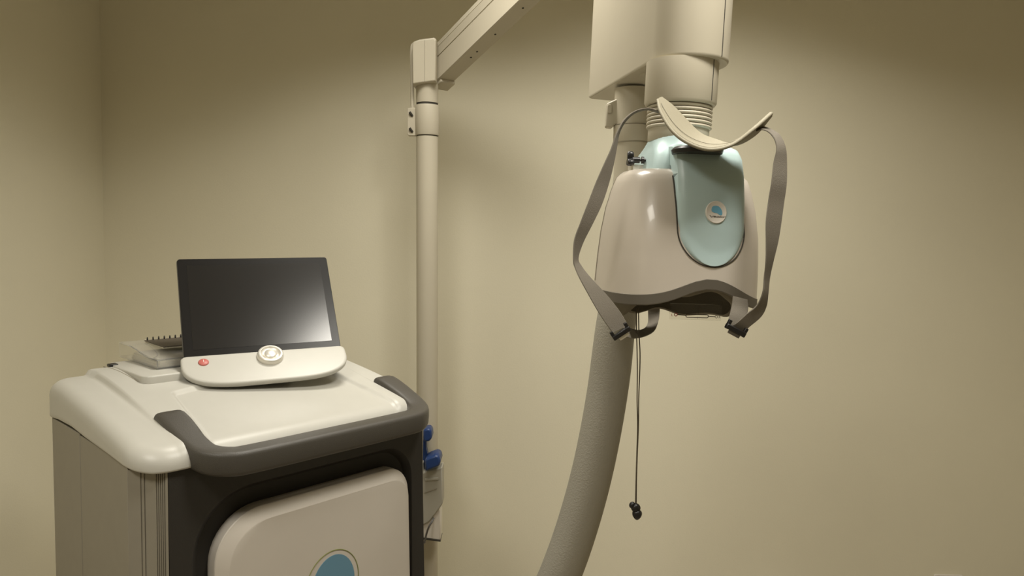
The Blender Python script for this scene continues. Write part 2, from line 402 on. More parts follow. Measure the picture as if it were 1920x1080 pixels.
for k in range(3):
    build('paper_stack', *box(C, HX0+.008+.002*k, .335, HY0+.007+.002*k, .50, Z0+.0035+.0047*k, Z0+.0078+.0047*k), m_paper, npad, smooth=0)
nbo = np.array(C.w((.245, .455, Z0+.0395)))
nb = thing('spiral_notebook', 'brown spiral notebook lying on the clear card holder', 'notebook', nbo)
tl = .02
Cx = C.R
NB = Fx(nbo, [Cx@np.array([1., 0, 0]), Cx@np.array([0, math.cos(tl), math.sin(tl)]), Cx@np.array([0, -math.sin(tl), math.cos(tl)])])
build('cover', *box(NB, -.085, .085, -.045, .060, -.002, 0), m_note, nb, bevel=.0006)
build('pages', *box(NB, -.083, .083, -.043, .058, -.0045, -.0022), m_paper, nb)
for k in range(13):
    x = -.078+.013*k
    build('coil', *tube([NB.w((x+.0015*math.cos(a), .060+.005*math.cos(a), .0005+.0055*math.sin(a))) for a in np.linspace(0, 2*math.pi, 14)], .0013, 6), m_black, nb)
LF = Fr(on_deck(.075, .468), th48)
lb = build('latch', *box(LF, -.010, .008, -.009, .009, -.001, .006), m_black, cart, bevel=.0015, label='small black latch')
build('latch_tab', *box(LF, -.005, .005, -.012, -.0085, -.001, .003), m_black, lb, bevel=.0008)
# ------------------------------------------------------------------ support arm (pole, clamp, head, beam)
PT = P(801, 168, 2.45); PB = P(801, 860, 2.45)
pdir = (PB-PT)/np.linalg.norm(PB-PT); PB = PT+pdir*(PT[2]/-pdir[2])
arm = thing('support_arm', 'cream floor pole with clamp collar and arm rising to the upper right', 'support arm', PB)
def lean(top, bot):                                 # frame along the pole, z up
    z = (top-bot)/np.linalg.norm(top-bot); x = np.cross([0, 1., 0], z); x /= np.linalg.norm(x); y = np.cross(z, x)
    return x, y, z
ax, ay, az = lean(PT, PB)
PF = Fx(PT, [ax, ay, az]); sc = 2.45/F
PR = 20.2*sc; PLEN = float(np.linalg.norm(PT-PB))
build('pole', *lathe(PF, [(PR, -PLEN+.02), (PR, -86*sc)], 48), m_arm, arm)
build('pole_neck', *lathe(PF, [(PR, -25*sc), (PR, 10*sc)], 48), m_arm, arm)
build('pole_neck_gap', *lathe(PF, [(PR*.97, -87*sc), (PR*.97, -24*sc)], 48), m_groove, arm)
build('floor_flange', *lathe(Fr(PB, 0), [(.16, 0), (.16, .015), (.14, .02), (PR, .022)], 48), m_arm, arm)
cl = build('clamp_collar', *lathe(PF, [(PR*1.06, -84*sc), (PR*1.10, -82*sc), (PR*1.10, -33*sc), (PR*1.05, -29*sc)], 48), m_arm, arm, label='cream clamp collar')
# tab with two bolts on the left
tabo = rrect(-36*sc, -10*sc, -85*sc, -34*sc, 4*sc, 5)
build('clamp_tab', *plate(PF, tabo, -.012, .010), m_arm, cl, bevel=.002)
for z in (-46, -75):
    bo = build('clamp_bolt', *tube([PF.w((-31*sc, -.018, z*sc+.006)), PF.w((-26.5*sc, -.011, z*sc-.006))], .0042, 12), m_groove, cl)
# thin cable at the left of the head
cabp = [PF.w((x*sc, -.005, z*sc)) for x, z in ((-27, -35), (-27.5, -10), (-28, 40), (-28, 70), (-25, 80), (-14, 82))]
build('thin_conduit', *tube(smooth_pts(cabp, 40), 3.4*sc, 10), m_arm, arm, label='thin cream conduit beside the pole head')
# beam
Sx = P(818, 153, 2.45); Tx = P(980, -4, 2.10)
bd = (Tx-Sx)/np.linalg.norm(Tx-Sx); hn = np.cross(bd, [0, 0, 1.]); hn /= np.linalg.norm(hn); bn = np.cross(hn, bd)
if hn[1] < 0: hn = -hn
if bn[2] < 0: bn = -bn
BF = Fx(Sx, [bd, hn, bn])
BH, BW, BL = .128, .062, .77
bo = [(0, 0), (BW, 0), (BW, BH), (0, BH)]
def beam_sec(x):
    g = .0015
    pr = [(0, .004), (.004, 0), (BW-.004, 0), (BW, .004), (BW, BH-.004), (BW-.004, BH), (.014, BH), (.006, BH-.004), (.001, BH-.022),
          (.0035, BH-.0225), (.0035, BH-.0245), (0, BH-.025), (0, BH-.052), (.0045, BH-.0525), (.0045, BH-.0555), (0, BH-.056)]
    return [BF.w((x, p, q)) for p, q in pr]
build('beam', *rings([beam_sec(-.03), beam_sec(BL)]), m_arm, arm, smooth=25, label='cream rectangular beam with long grooves')
build('beam_underside', *box(BF, .0, BL-.02, .004, BW-.004, -.0015, .001), m_arm, arm) if False else None
for x in (.165, .20, .30, .44):
    build('beam_screw', *lathe(Fx(BF.w((x, BW*.5, -.0005)), [bd, hn, -bn]), [(.0032, -.001), (.0032, .0008), (.002, .0012)], 12), m_groove, arm)
# head block
hb = [(-23.5, 3), (19, 9), (19.5, 84), (16, 88), (-12, 84), (-22, 80), (-24, 76)]
def headsec(y, g): 
    c = np.array([-2, 45.]); return [PF.w(((c[0]+(p[0]-c[0])*g)*sc, y, (c[1]+(p[1]-c[1])*g)*sc)) for p in hb]
build('head_block', *rings([headsec(-.050, .93), headsec(-.046, .98), headsec(-.040, 1), headsec(.05, 1), headsec(.055, .97)]), m_arm, arm, smooth=30, bevel=.002, label='cream joint block at the pole top')
build('head_seam', *tube([PF.w((-1*sc, -.0502, 8*sc)), PF.w((-1*sc, -.0502, 82*sc))], .0006, 6), m_groove2, arm)
build('joint_plate', *box(BF, -.030, .022, .004, BW, -.011, .002), m_arm, arm, bevel=.004)
# ------------------------------------------------------------------ suspension column (housing, collar, bellows, rear tube)
GY = 1.45
GA = math.radians(11.5)
til = .022
ct, st = math.cos(til), math.sin(til)
TILT = np.array([[ct, 0, st], [0, 1, 0], [-st, 0, ct]])
GO = P(1275, 197, GY)
G = Fr(GO, GA, TILT); gs = GY/F
colm = thing('suspension_column', 'cream column housing with ribbed bellows hanging above the helmet', 'column', G.w((0, 0, -.07)))
hz = 74*gs                                                    # underside of the housing above the collar's lower edge
HRd = 71.5*gs; hcx = 11.5*gs
plan = [(hcx+HRd*math.cos(t), HRd*math.sin(t)) for t in np.linspace(-math.pi, 0, 33)]
back = .42
plan = plan+[(hcx+HRd, back-.01), (hcx+HRd-.01, back), (hcx-HRd+.01, back), (hcx-HRd, back-.01)]
def pls(g, z):
    c = np.array([hcx, .12]); return [G.w((c[0]+(p[0]-c[0])*g, c[1]+(p[1]-c[1])*(1-(1-g)*.4), z)) for p in plan]
hs = build('housing', *rings([pls(.97, hz), pls(.99, hz+.002), pls(1, hz+.006), pls(1, hz+.62), pls(.98, hz+.625)]), m_arm, colm, smooth=30, label='tall cream housing with a rounded front')
build('housing_seam', *tube([G.w((hcx+HRd*math.cos(a)*1.0, HRd*math.sin(a)*1.0, z)) for a, z in [(math.radians(-62), hz+.004), (math.radians(-62), hz+.61)]], .0011, 6), m_groove, hs)
CR = 65.3*gs
cola = build('collar', *lathe(G, [(CR*.9, -.004), (CR-.003, -.003), (CR, .002), (CR, hz+.001)], 64), m_arm, colm, label='cream cylindrical collar')
build('collar_seam', *tube([G.w((CR*math.cos(a), CR*math.sin(a), z)) for a, z in [(math.radians(-58), .002), (math.radians(-58), hz-.001)]], .0010, 6), m_groove, cola)
BR = 59*gs; prof = [(BR*.9, .0)]
nr = 6; zb0 = -46*gs
for k in range(nr):
    zt = -.004+(zb0+.004)*k/nr; zl = -.004+(zb0+.004)*(k+1)/nr
    for j in range(9):
        a = math.pi*j/8; prof.append((BR-.006+.0065*math.sin(a), zt+(zl-zt)*(.5-.5*math.cos(a))))
prof += [(BR-.004, zb0), (BR-.004, zb0-.024), (BR-.007, zb0-.026)]
build('bellows', *lathe(G, prof, 64), m_arm, colm, smooth=60, label='cream ribbed bellows')
# screw plates on the underside
build('underside_cap', *lathe(Fx(G.w((-.02, .11, hz)), [G.R[:, 0], G.R[:, 1], G.R[:, 2]]), [(.022, -.004), (.024, .0), (.024, .002)], 32), m_arm, colm)
# rear tube under the back of the housing
RT0 = P(1184, 200, 1.68); RT1 = P(1182, 330, 1.68)
rs_ = 1.68/F
rx, ry, rz = lean(RT0, RT1); RFm = Fx(RT0, [rx, ry, rz])
rtb = build('rear_tube', *lathe(RFm, [(31*rs_, -200*rs_), (31*rs_, 32*rs_)], 48), m_arm, colm, label='cream tube behind the helmet')
build('tube_collar', *lathe(RFm, [(31.5*rs_, -66*rs_), (32.5*rs_, -64*rs_), (32.5*rs_, -36*rs_), (31.5*rs_, -35*rs_)], 48), m_arm, colm)
build('tube_collar_line', *lathe(RFm, [(32.8*rs_, -67*rs_), (32.8*rs_, -66*rs_)], 48), m_groove2, colm)
build('tube_collar_line', *lathe(RFm, [(32.8*rs_, -35*rs_), (32.8*rs_, -34*rs_)], 48), m_groove2, colm)
tb = build('tube_bracket', *plate(RFm, [(-48*rs_, -38*rs_), (-36*rs_, -40*rs_), (-32*rs_, -34*rs_), (-20*rs_, -34*rs_), (-20*rs_, 16*rs_), (-30*rs_, 12*rs_), (-47*rs_, 4*rs_)], -.014, .014), m_arm, colm, bevel=.003)
build('bracket_clip', *plate(RFm, rrect(-46*rs_, -38*rs_, -14*rs_, 1*rs_, 2*rs_, 3), -.018, -.0138), m_arm, tb, bevel=.001)
# ------------------------------------------------------------------ thick hose
hc = [P(1184, 300, 1.70), P(1175, 420, 1.70), P(1164, 540, 1.70), P(1153, 620, 1.70), P(1141, 720, 1.70), P(1124, 820, 1.69), P(1104, 910, 1.68), P(1078, 1000, 1.67), P(1049, 1080, 1.66), P(1014, 1160, 1.66), P(980, 1250, 1.66), P(955, 1350, 1.66), P(940, 1450, 1.66), P(935, 1560, 1.66)]
hc = [p for p in hc if p[2] > .06]
hr = np.interp(np.linspace(0, 1, 80), [0, .15, .3, 1], [.038, .044, .0485, .050])
hose = build('flexible_hose', *tube(smooth_pts(hc, 80), hr, 32), m_hose, None, smooth=60)
hose['label'] = 'thick grey sleeved hose curving down behind the helmet towards the floor'; hose['category'] = 'hose'
# ------------------------------------------------------------------ helmet
HOo = P(1275, 265, GY)
HFm = Fr(HOo, GA, TILT)
helm = thing('treatment_helmet', 'off white treatment helmet with pale teal front insert and hanging chin strap', 'helmet', HFm.w((0, 0, -.33)))
ZT = -.062
def halfs(t):                                        # t 0 bottom .. 1 top
    a = np.interp(t, [0, .25, .5, .7, .82, .9, .96, 1.0], [.148, .147, .1445, .139, .132, .123, .110, .086])
    bb = np.interp(t, [0, .25, .5, .7, .82, .9, .96, 1.0], [.152, .148, .139, .126, .115, .103, .088, .064])
    return a, bb
def zbot(x, y):                                      # wavy lower edge
    fr = sstep(.02, .14, -y)
    return -.319+.036*math.exp(-((x-.008)/.074)**2)*fr-.004*(x > 0)*fr*sstep(.05, .14, x)+.012*sstep(.0, .14, y)
NE = 3.0
def srow(t, n=96, off=0.0, a0=None, zlow=0.0):
    a, bb = halfs(t); out = []
    for th in (np.linspace(0, 2*math.pi, n, endpoint=False) if a0 is None else np.linspace(a0[0], a0[1], n)):
        ca, sa = math.cos(th), math.sin(th)
        x = (a+off)*math.copysign(abs(ca)**(2/NE), ca); y = (bb+off)*math.copysign(abs(sa)**(2/NE), sa)
        zb = zbot(x, y)+zlow; tt = t
        z = zb+(ZT-zb)*tt
        out.append(HFm.w((x+.006*(0), y, z)))
    return out
TS = [0, .06, .12, .2, .3, .4, .5, .6, .7, .76, .82, .86, .9, .93, .96, .98, .992, 1.0]
def topz(t): return t
# rounded top: remap z for the upper rows
def zmap(t): return t if t < .8 else .8+.2*math.sin((t-.8)/.2*math.pi/2)
def shell(off, a0, n, inner=.008):
    rs = []
    for t in TS:
        a, bb = halfs(t); row = []
        for th in np.linspace(a0[0], a0[1], n):
            ca, sa = math.cos(th), math.sin(th)
            x = (a+off)*math.copysign(abs(ca)**(2/NE), ca); y = (bb+off)*math.copysign(abs(sa)**(2/NE), sa)
            zb = zbot(x, y)+.018*(1-t); z = zb+(ZT+off-zb)*zmap(t)
            row.append((x+.005*t, y, z))
        rs.append(row)
    full = [[HFm.w(p) for p in r] for r in rs]
    inn = [[HFm.w((p[0]*.94, p[1]*.94, p[2]-.008*(i > 12))) for p in r] for i, r in enumerate(rs)]
    n_ = n; V = [v for r in full for v in r]; Fc = []
    k = len(full)
    for i in range(k-1):
        for j in range(n_-1): Fc.append((i*n_+j, i*n_+j+1, (i+1)*n_+j+1, (i+1)*n_+j))
    off2 = len(V); V += [v for r in inn for v in r]
    for i in range(k-1):
        for j in range(n_-1): Fc.append((off2+i*n_+j+1, off2+i*n_+j, off2+(i+1)*n_+j, off2+(i+1)*n_+j+1))
    for j in range(n_-1): Fc.append((off2+j, off2+j+1, j+1, j))
    for e in (0, n_-1):
        for i in range(k-1): Fc.append((i*n_+e, (i+1)*n_+e, off2+(i+1)*n_+e, off2+i*n_+e))
    # close the top
    cap = list(range((k-1)*n_, k*n_)); Fc.append(tuple(cap))
    return V, Fc
aS = math.radians(9)
build('front_shell', *shell(0, (-math.pi-aS, aS), 90), m_shell, helm, smooth=50, label='off white front shell')
build('rear_shell', *shell(-.003, (aS, math.pi-aS), 50), m_shell, helm, smooth=50, label='off white rear shell')
# grey rim band
def rimband():
    rs = []
    for o_, dz in ((-.010, .0), (-.002, -.001), (.0012, .001), (.0012, .0185), (-.001, .0195), (-.010, .0195)):
        row = []
        for th in np.linspace(0, 2*math.pi, 120, endpoint=False):
            ca, sa = math.cos(th), math.sin(th); a, bb = halfs(0)
            x = (a+o_)*math.copysign(abs(ca)**(2/NE), ca); y = (bb+o_)*math.copysign(abs(sa)**(2/NE), sa)
            row.append(HFm.w((x, y, zbot(x, y)+dz)))
        rs.append(row)
    rs.append(rs[0]); return rings(rs, cap0=False, cap1=False)
sm = []
for t in TS[1:15]:
    a_, b2 = halfs(t); ca, sa = math.cos(math.pi-aS), math.sin(math.pi-aS)
    x = -a_*abs(ca)**(2/NE); y = b2*abs(sa)**(2/NE); zb = zbot(x, y)+.018*(1-t)
    sm.append(HFm.w((x+.005*t-.0002, y, zb+(ZT-zb)*zmap(t))))
build('shell_seam', *tube(sm, .0011, 6), m_groove2, helm)
build('rim', *rimband(), m_rim, helm, smooth=40, label='grey rubber rim with an arched front')
def liner():
    rs = []
    for t, a, z in ((0, .118, -.353), (.1, .125, -.343), (.3, .133, -.320), (1, .134, -.25)):
        row = []
        for th in np.linspace(0, 2*math.pi, 80, endpoint=False):
            ca, sa = math.cos(th), math.sin(th)
            x = a*math.copysign(abs(ca)**(2/2.6), ca); y = a*1.02*math.copysign(abs(sa)**(2/2.6), sa)
            fr = sstep(.0, .10, -y)
            zz = z+(.058*fr)*(1-t)*math.exp(-(x/.12)**4)+.006*math.sin(x*60)*(1-t)
            row.append((x, y, zz))
        rs.append(row)
    o = [[HFm.w(p) for p in r] for r in rs]; i = [[HFm.w((p[0]*.93, p[1]*.93, p[2]+.004)) for p in r] for r in rs]
    return rings(i[::-1]+o, cap0=True, cap1=False)
build('liner', *liner(), m_liner, helm, smooth=60, label='dark padded liner')
# teal insert: tongue over the front plus the yoke under the bellows
def shell_y(x, z):
    t = float(np.clip((z+.32)/(ZT+.32), 0, 1)); ti = t
    a, bb = halfs(ti); q = min(abs(x)/a, .985); return -bb*(1-q**NE)**(1/NE)
def tong_y(x, z):
    base = float(np.interp(z, [-.245, -.175, -.12, -.075, -.056], [-.150, -.149, -.144, -.136, -.129]))
    return min(min(shell_y(x, z), shell_y(.012, z)*.90)-.007, base+.3*(x-.012)**2/.13)
def tongue():
    cx = .012
    path = [(-.010, -.012, .056), (-.05, -.013, .059), (-.085, -.016, .062), (-.108, -.023, .064), (-.121, -.036, .065), (-.127, -.050, .0655)]
    rs = []
    for (y, z, wd) in path: rs.append((y, z, wd))
    zz = list(np.linspace(-.075, -.175, 9)); zc = -.175; r = .0655
    rows = [(y, z, wd) for y, z, wd in path]
    for z in zz: rows.append((None, z, .0655))
    for a in np.linspace(.12, math.pi/2-.01, 14): rows.append((None, zc-r*1.0*math.sin(a), r*math.cos(a)))
    n = 25; V = []; 
    for (y, z, wd) in rows:
        for j in range(n):
            s = -1+2*j/(n-1); x = cx+wd*s
            if y is None: yy = tong_y(x, z)
            else: yy = y+.3*(x-cx)**2/.13*(rows.index((y, z, wd))/5)
            e = max(0, abs(s)-.80)/.20
            if y is None: yy += .006*e**2
            else: yy += .004*e**2
            zz_ = z-(.006*e**2 if (y is not None) else 0)
            V.append(np.array((x, yy, zz_)))
    k = len(rows); V = np.array(V).reshape(k, n, 3)
    I = V.copy()
    for i, (y, z, wd) in enumerate(rows):
        if y is None: I[i, :, 1] += .045 if i > 6 else .05
        else: I[i, :, 2] -= .03; I[i, :, 1] += .03*i/len(path)
    # keep edges crisp: skirt
    out = [HFm.w(p) for p in V.reshape(-1, 3)]+[HFm.w(p) for p in I.reshape(-1, 3)]; Fc = []; o2 = k*n
    for i in range(k-1):
        for j in range(n-1):
            Fc.append((i*n+j, i*n+j+1, (i+1)*n+j+1, (i+1)*n+j)); Fc.append((o2+i*n+j+1, o2+i*n+j, o2+(i+1)*n+j, o2+(i+1)*n+j+1))
    for i in range(k-1):
        for e in (0, n-1): Fc.append((i*n+e, (i+1)*n+e, o2+(i+1)*n+e, o2+i*n+e))
    for r0 in (0, k-1):
        for j in range(n-1): Fc.append((r0*n+j, r0*n+j+1, o2+r0*n+j+1, o2+r0*n+j))
    return out, Fc
tg = build('front_insert', *tongue(), m_blue, helm, smooth=45, label='pale teal tongue shaped front insert')
yk = []
for k, (z, wx, yf, yb, rr) in enumerate([(.004, .060, -.060, .060, .058), (-.004, .062, -.062, .062, .056), (-.014, .064, -.064, .068, .050), (-.022, .066, -.066, .070, .04), (-.036, .071, -.070, .078, .03), (-.07, .078, -.080, .080, .03)]):
    yk.append([HFm.w((x, y, z)) for x, y in rrect(-wx, wx, yf, yb, rr, 8)])
build('yoke', *rings(yk), m_blue, helm, smooth=40, label='pale teal yoke under the bellows')
ol = []
for z in np.linspace(-.078, -.175, 12): ol.append((.012-.0672, z))
for a_ in np.linspace(0.1, math.pi-.1, 26): ol.append((.012-.0672*math.cos(a_), -.175-.0672*math.sin(a_)))
for z in np.linspace(-.175, -.078, 12): ol.append((.012+.0672, z))
def true_y(x, z):                                       # front of the finished shell at (x, z)
    lo, hi = 0.0, 1.0
    for _ in range(30):
        t = (lo+hi)/2; zb = zbot(x, -.14)+.018*(1-t); zz = zb+(ZT-zb)*zmap(t)
        if zz < z: lo = t
        else: hi = t
    a, bb = halfs(t); q = min(abs(x-.005*t)/a, .985); return -bb*(1-q**NE)**(1/NE)
build('insert_gap', *tube([HFm.w((x, true_y(x, z)-.0003, z)) for x, z in ol], .0013, 8), m_groove, helm, label='dark gap line around the insert')
# badge
bx, bz_ = .0125, -.143
by = tong_y(bx, bz_)
lean_b = math.atan2(tong_y(.012, bz_+.02)-tong_y(.012, bz_-.02), .04)
BD = Fx(HFm.w((bx, by-.0005, bz_)), [HFm.R@np.array([1., 0, 0]), HFm.R@np.array([0, math.sin(lean_b), math.cos(lean_b)]), HFm.R@np.array([0, -math.cos(lean_b), math.sin(lean_b)])])
bg = build('badge', *lathe(BD, [(.0205, -.003), (.0205, .0008), (.0195, .0018), (.0178, .0012), (.001, .0012)], 44), m_badge, tg, smooth=30, label='round white badge')
br = [(-.009, .0035), (-.0075, .008), (-.003, .0100), (.003, .0095), (.0075, .006), (.0102, .001), (.0105, -.0035), (.008, -.0052), (.005, -.0042), (.001, -.002), (-.004, -.0015), (-.008, .0005)]
br = smooth_pts([(x*1.08, y*1.1+.0005) for x, y in br+[br[0]]], 40)[:-1]
build('brain_mark', *rings([[BD.w((p[0], p[1], d)) for p in br] for d in (.0010, .0017)]), m_logob, bg)
sw = smooth_pts([(-.013, -.006), (-.010, -.0085), (-.0085, -.0095), (-.007, -.0075), (-.0055, -.0075)], 14)
build('badge_swoosh', *tube([BD.w((p[0], p[1], .0014)) for p in sw], .0005, 5), m_inkb, bg)
def text_mesh(body, size, m, name, parent, fx, x, y, z, align='LEFT'):
    cu = bpy.data.curves.new('t', 'FONT'); cu.body = body; cu.size = size; cu.extrude = .0002; cu.align_x = align
    to = bpy.data.objects.new('t', cu); COL.objects.link(to); dg = bpy.context.evaluated_depsgraph_get(); dg.update()
    me = bpy.data.meshes.new_from_object(to.evaluated_get(dg)); V = [fx.w((x+v.co.x, y+v.co.y, z+v.co.z)) for v in me.vertices]; Fc = [tuple(p.vertices) for p in me.polygons]
    bpy.data.objects.remove(to); bpy.data.meshes.remove(me)
    return build(name, V, Fc, m, parent, smooth=0)
text_mesh('BRAINSWAY', .0042, m_inkb, 'badge_lettering', bg, BD, -.0055, -.0096, .0016)
# black wing knob beside the yoke
KO = P(1190, 300, 1.43)
kx = np.array([1., 0, 0]); KF = Fx(KO, [[0, 1., 0], [0, 0, 1.], [1., 0, 0]])          # local z = world x
kg = 1.43/F
lob = []
for t in np.linspace(0, 2*math.pi, 60, endpoint=False):
    r = (11+6*math.cos(3*t-math.pi/2*3))*kg*.95; lob.append((r*math.cos(t), r*math.sin(t)))
KF.o = KO+np.array([-.0085, 0, -.0]); KF.R = KF.R
kn = build('wing_knob', *rings([[KF.w((x*g, y*g, d)) for x, y in lob] for g, d in ((.85, -.006), (1, -.003), (1, .003), (.85, .006))]), m_black, helm, smooth=40, label='black wing knob')
build('knob_hub', *tube([KF.w((0, 0, .004)), KF.w((0, 0, .018))], 6.0*kg, 20), m_black, kn)
build('knob_stem', *tube([KF.w((0, 0, .017)), KF.w((0, 0, .034))], 2.5*kg, 12), m_black, kn)
build('knob_washer', *tube([KF.w((0, 0, .0215)), KF.w((0, 0, .0265))], 6.5*kg, 20), m_black, kn)
build('knob_bracket', *box(Fr(P(1194, 314, 1.44), GA), -.011, .012, -.008, .02, -.006, .005), m_silver, helm, bevel=.001, label='silver bracket under the knob')
# chin strap: cup pad, two long bands, buckles, rear loop
strap = thing('chin_strap', 'taupe webbing chin strap with padded cup draped over the helmet', 'strap', P(1300, 281, 1.27))
fa = smooth_pts([P(x, y, Y) for x, y, Y in ((1233, 186, 1.33), (1239, 210, 1.30), (1260, 244, 1.27), (1290, 267, 1.255), (1330, 279, 1.25), (1372, 270, 1.255), (1412, 241, 1.26), (1446, 211, 1.28))], 60)
ba = smooth_pts([P(x, y, Y) for x, y, Y in ((1240, 183, 1.34), (1262, 200, 1.34), (1287, 226, 1.335), (1312, 250, 1.33), (1340, 262, 1.33), (1378, 271, 1.325), (1416, 252, 1.325), (1446, 217, 1.31))], 60)
cup = build('chin_cup', *ribbon(fa, ba, .006), m_pad, strap, smooth=50, label='padded beige chin cup')
nrm = np.array([0, -.0045, -.003])
build('cup_piping', *tube(fa+nrm*.6, .0030, 10), m_pad, cup, smooth=60)
build('cup_piping', *tube(ba, .0022, 10), m_pad, cup, smooth=60)
build('cup_seam', *tube([f*.78+b*.22+np.array([0, -.001, .0046]) for f, b in zip(fa, ba)][5:-5], .0006, 5), m_groove2, cup)
pb = P(1300, 274, 1.335)
build('cup_mount', *lathe(Fr(P(1307, 283, 1.33), 0), [(.045, -.006), (.047, .001), (.042, .006), (.02, .008)], 32), m_black, helm, label='black mount under the chin cup')
def edges(rows): 
    return smooth_pts([P(a, b, Y) for a, b, c, d, Y, Z in rows], 90), smooth_pts([P(c, d, Z) for a, b, c, d, Y, Z in rows], 90)
Lr = [(1236, 208, 1236, 212, 1.31, 1.335), (1215, 203, 1213, 206, 1.31, 1.345), (1190, 209, 1189, 213, 1.31, 1.345), (1170, 225, 1172, 229, 1.30, 1.34), (1156, 250, 1161, 250, 1.29, 1.325),
      (1146, 278, 1156, 278, 1.285, 1.31), (1133, 306, 1150, 311, 1.28, 1.30), (1117, 342, 1141, 347, 1.275, 1.295), (1103, 378, 1129, 383, 1.27, 1.285), (1089, 414, 1112, 419, 1.265, 1.28), (1076.5, 450, 1094, 454, 1.26, 1.28),
      (1075, 487, 1084, 484, 1.255, 1.28), (1078, 502, 1091, 500, 1.255, 1.275), (1088, 525, 1106, 519, 1.25, 1.27), (1108, 562, 1137, 552, 1.25, 1.265), (1127, 594, 1161, 582, 1.25, 1.26), (1148, 624, 1178, 610, 1.25, 1.26)]
A, B = edges(Lr); build('left_band', *ribbon(A, B, .0025), m_strap, strap, smooth=50)
Rr = [(1418, 246, 1419, 240, 1.27, 1.30), (1430, 243, 1432, 238, 1.265, 1.305), (1443, 249, 1448, 244, 1.26, 1.30), (1453, 263, 1463, 255, 1.255, 1.29), (1456, 281, 1473, 278, 1.25, 1.275), (1450, 306, 1475.5, 308, 1.25, 1.265), (1446, 342, 1475, 345, 1.245, 1.26), (1440, 378, 1470, 381, 1.245, 1.26),
      (1436, 414, 1465, 417, 1.24, 1.26), (1436, 450, 1459, 453, 1.24, 1.26), (1436, 487, 1450, 489, 1.24, 1.265), (1433, 520, 1443, 521, 1.245, 1.27), (1430, 548, 1440, 551, 1.245, 1.27), (1419, 572, 1437, 574, 1.25, 1.27), (1400, 588, 1427, 594, 1.25, 1.265), (1382, 604, 1404, 614, 1.25, 1.26), (1368, 613, 1393, 625, 1.255, 1.26)]
A, B = edges(Rr); build('right_band', *ribbon(A, B, .0025), m_strap, strap, smooth=50)
sb = [(1362, 610, 1386, 621, 1.26, 1.265), (1368, 590, 1398, 597, 1.27, 1.27), (1372, 572, 1403, 578, 1.28, 1.28), (1374, 555, 1402, 562, 1.285, 1.285)]
A, B = edges(sb); build('short_band', *ribbon(A, B, .0025), m_strap, strap, smooth=50)
rl = [(1215, 560, 1238, 560, 1.64, 1.64), (1215, 585, 1237, 585, 1.64, 1.64), (1215, 603, 1235, 600, 1.63, 1.61), (1210, 614, 1228, 619, 1.58, 1.55), (1198, 619, 1212, 630, 1.48, 1.46), (1184, 616, 1190, 635, 1.38, 1.36), (1170, 612, 1172, 632, 1.28, 1.26)]
A, B = edges(rl); build('rear_band', *ribbon(A, B, .0025), m_strap, strap, smooth=50)
def buckle(p, q, name, Y):
    a = P(*p, Y); b = P(*q, Y); x = (b-a)/np.linalg.norm(b-a); y = np.cross([0, 1., 0], x); y /= np.linalg.norm(y)
    if y[2] < 0: y = -y
    n = np.cross(x, y); f = Fx((a+b)/2, [x, y, n]); L = np.linalg.norm(b-a)/2
    bk = build('buckle', *box(f, -L-.003, L+.003, -.0045, .0045, -.006, .006), m_black, strap, bevel=.002, label='black strap buckle')
    build('buckle_bar', *box(f, -L-.003, -L+.003, -.005, .012, -.004, .004), m_black, bk, bevel=.001)
    build('buckle_bar', *box(f, L-.003, L+.003, -.005, .012, -.004, .004), m_black, bk, bevel=.001)
    build('buckle_clasp', *box(f, -L+.006, L-.004, -.0105, -.0035, -.003, .002), m_silver if name else m_rim, bk, bevel=.001)
buckle((1152, 633), (1178, 616), 1, 1.248)
buckle((1364, 611), (1394, 627), 0, 1.250)
# alignment ruler: clear film with inked symbols hanging under the helmet
RU = P(1306, 578, 1.36); RL = Fr(RU, math.radians(8), TILT); us = 1.36/F
ru = build('alignment_ruler', *box(RL, -52*us, 50*us, 0, .0008, -22*us, 8*us), m_film, helm, smooth=0, label='clear plastic strip with inked symbols')
def ink(name, pts, r, m): return build(name, *tube([RL.w((x*us, -.0006, z*us)) for x, z in pts], r, 6), m, ru)
circ = lambda cx, cz, r: [(cx+r*math.cos(t), cz+r*math.sin(t)) for t in np.linspace(0, 2*math.pi, 20)]
ink('red_circle', circ(-40, -13, 2.8), .0008, m_inkr)
ink('left_line', [(-37, -13), (-21, -14)], .0009, m_inkb)
ink('centre_slot', rrect(-20, 24, -17.5, -11.8, 2.6, 4)+[rrect(-20, 24, -17.5, -11.8, 2.6, 4)[0]], .0008, m_inkb)
ink('right_line', [(24, -14.5), (37, -15)], .0008, m_inkb)
ink('right_circle', circ(40, -15, 2.4), .0005, m_inkb)
ink('centre_tick', [(4.5, 6), (4, -11)], .00035, m_inkb)
ink('centre_tick', [(3, -17.5), (3, -19)], .0004, m_inkb)
text_mesh('R', .006, m_inkb, 'letter_mark', ru, Fx(RL.w((44.5*us, -.0007, -17.5*us)), [RL.R[:, 0], RL.R[:, 2], -RL.R[:, 1]]), 0, 0, 0)
text_mesh('L', .0065, m_inkr, 'letter_mark', ru, Fx(RL.w((-49*us, -.0007, -16*us)), [RL.R[:, 0], RL.R[:, 2], -RL.R[:, 1]]), 0, 0, 0)
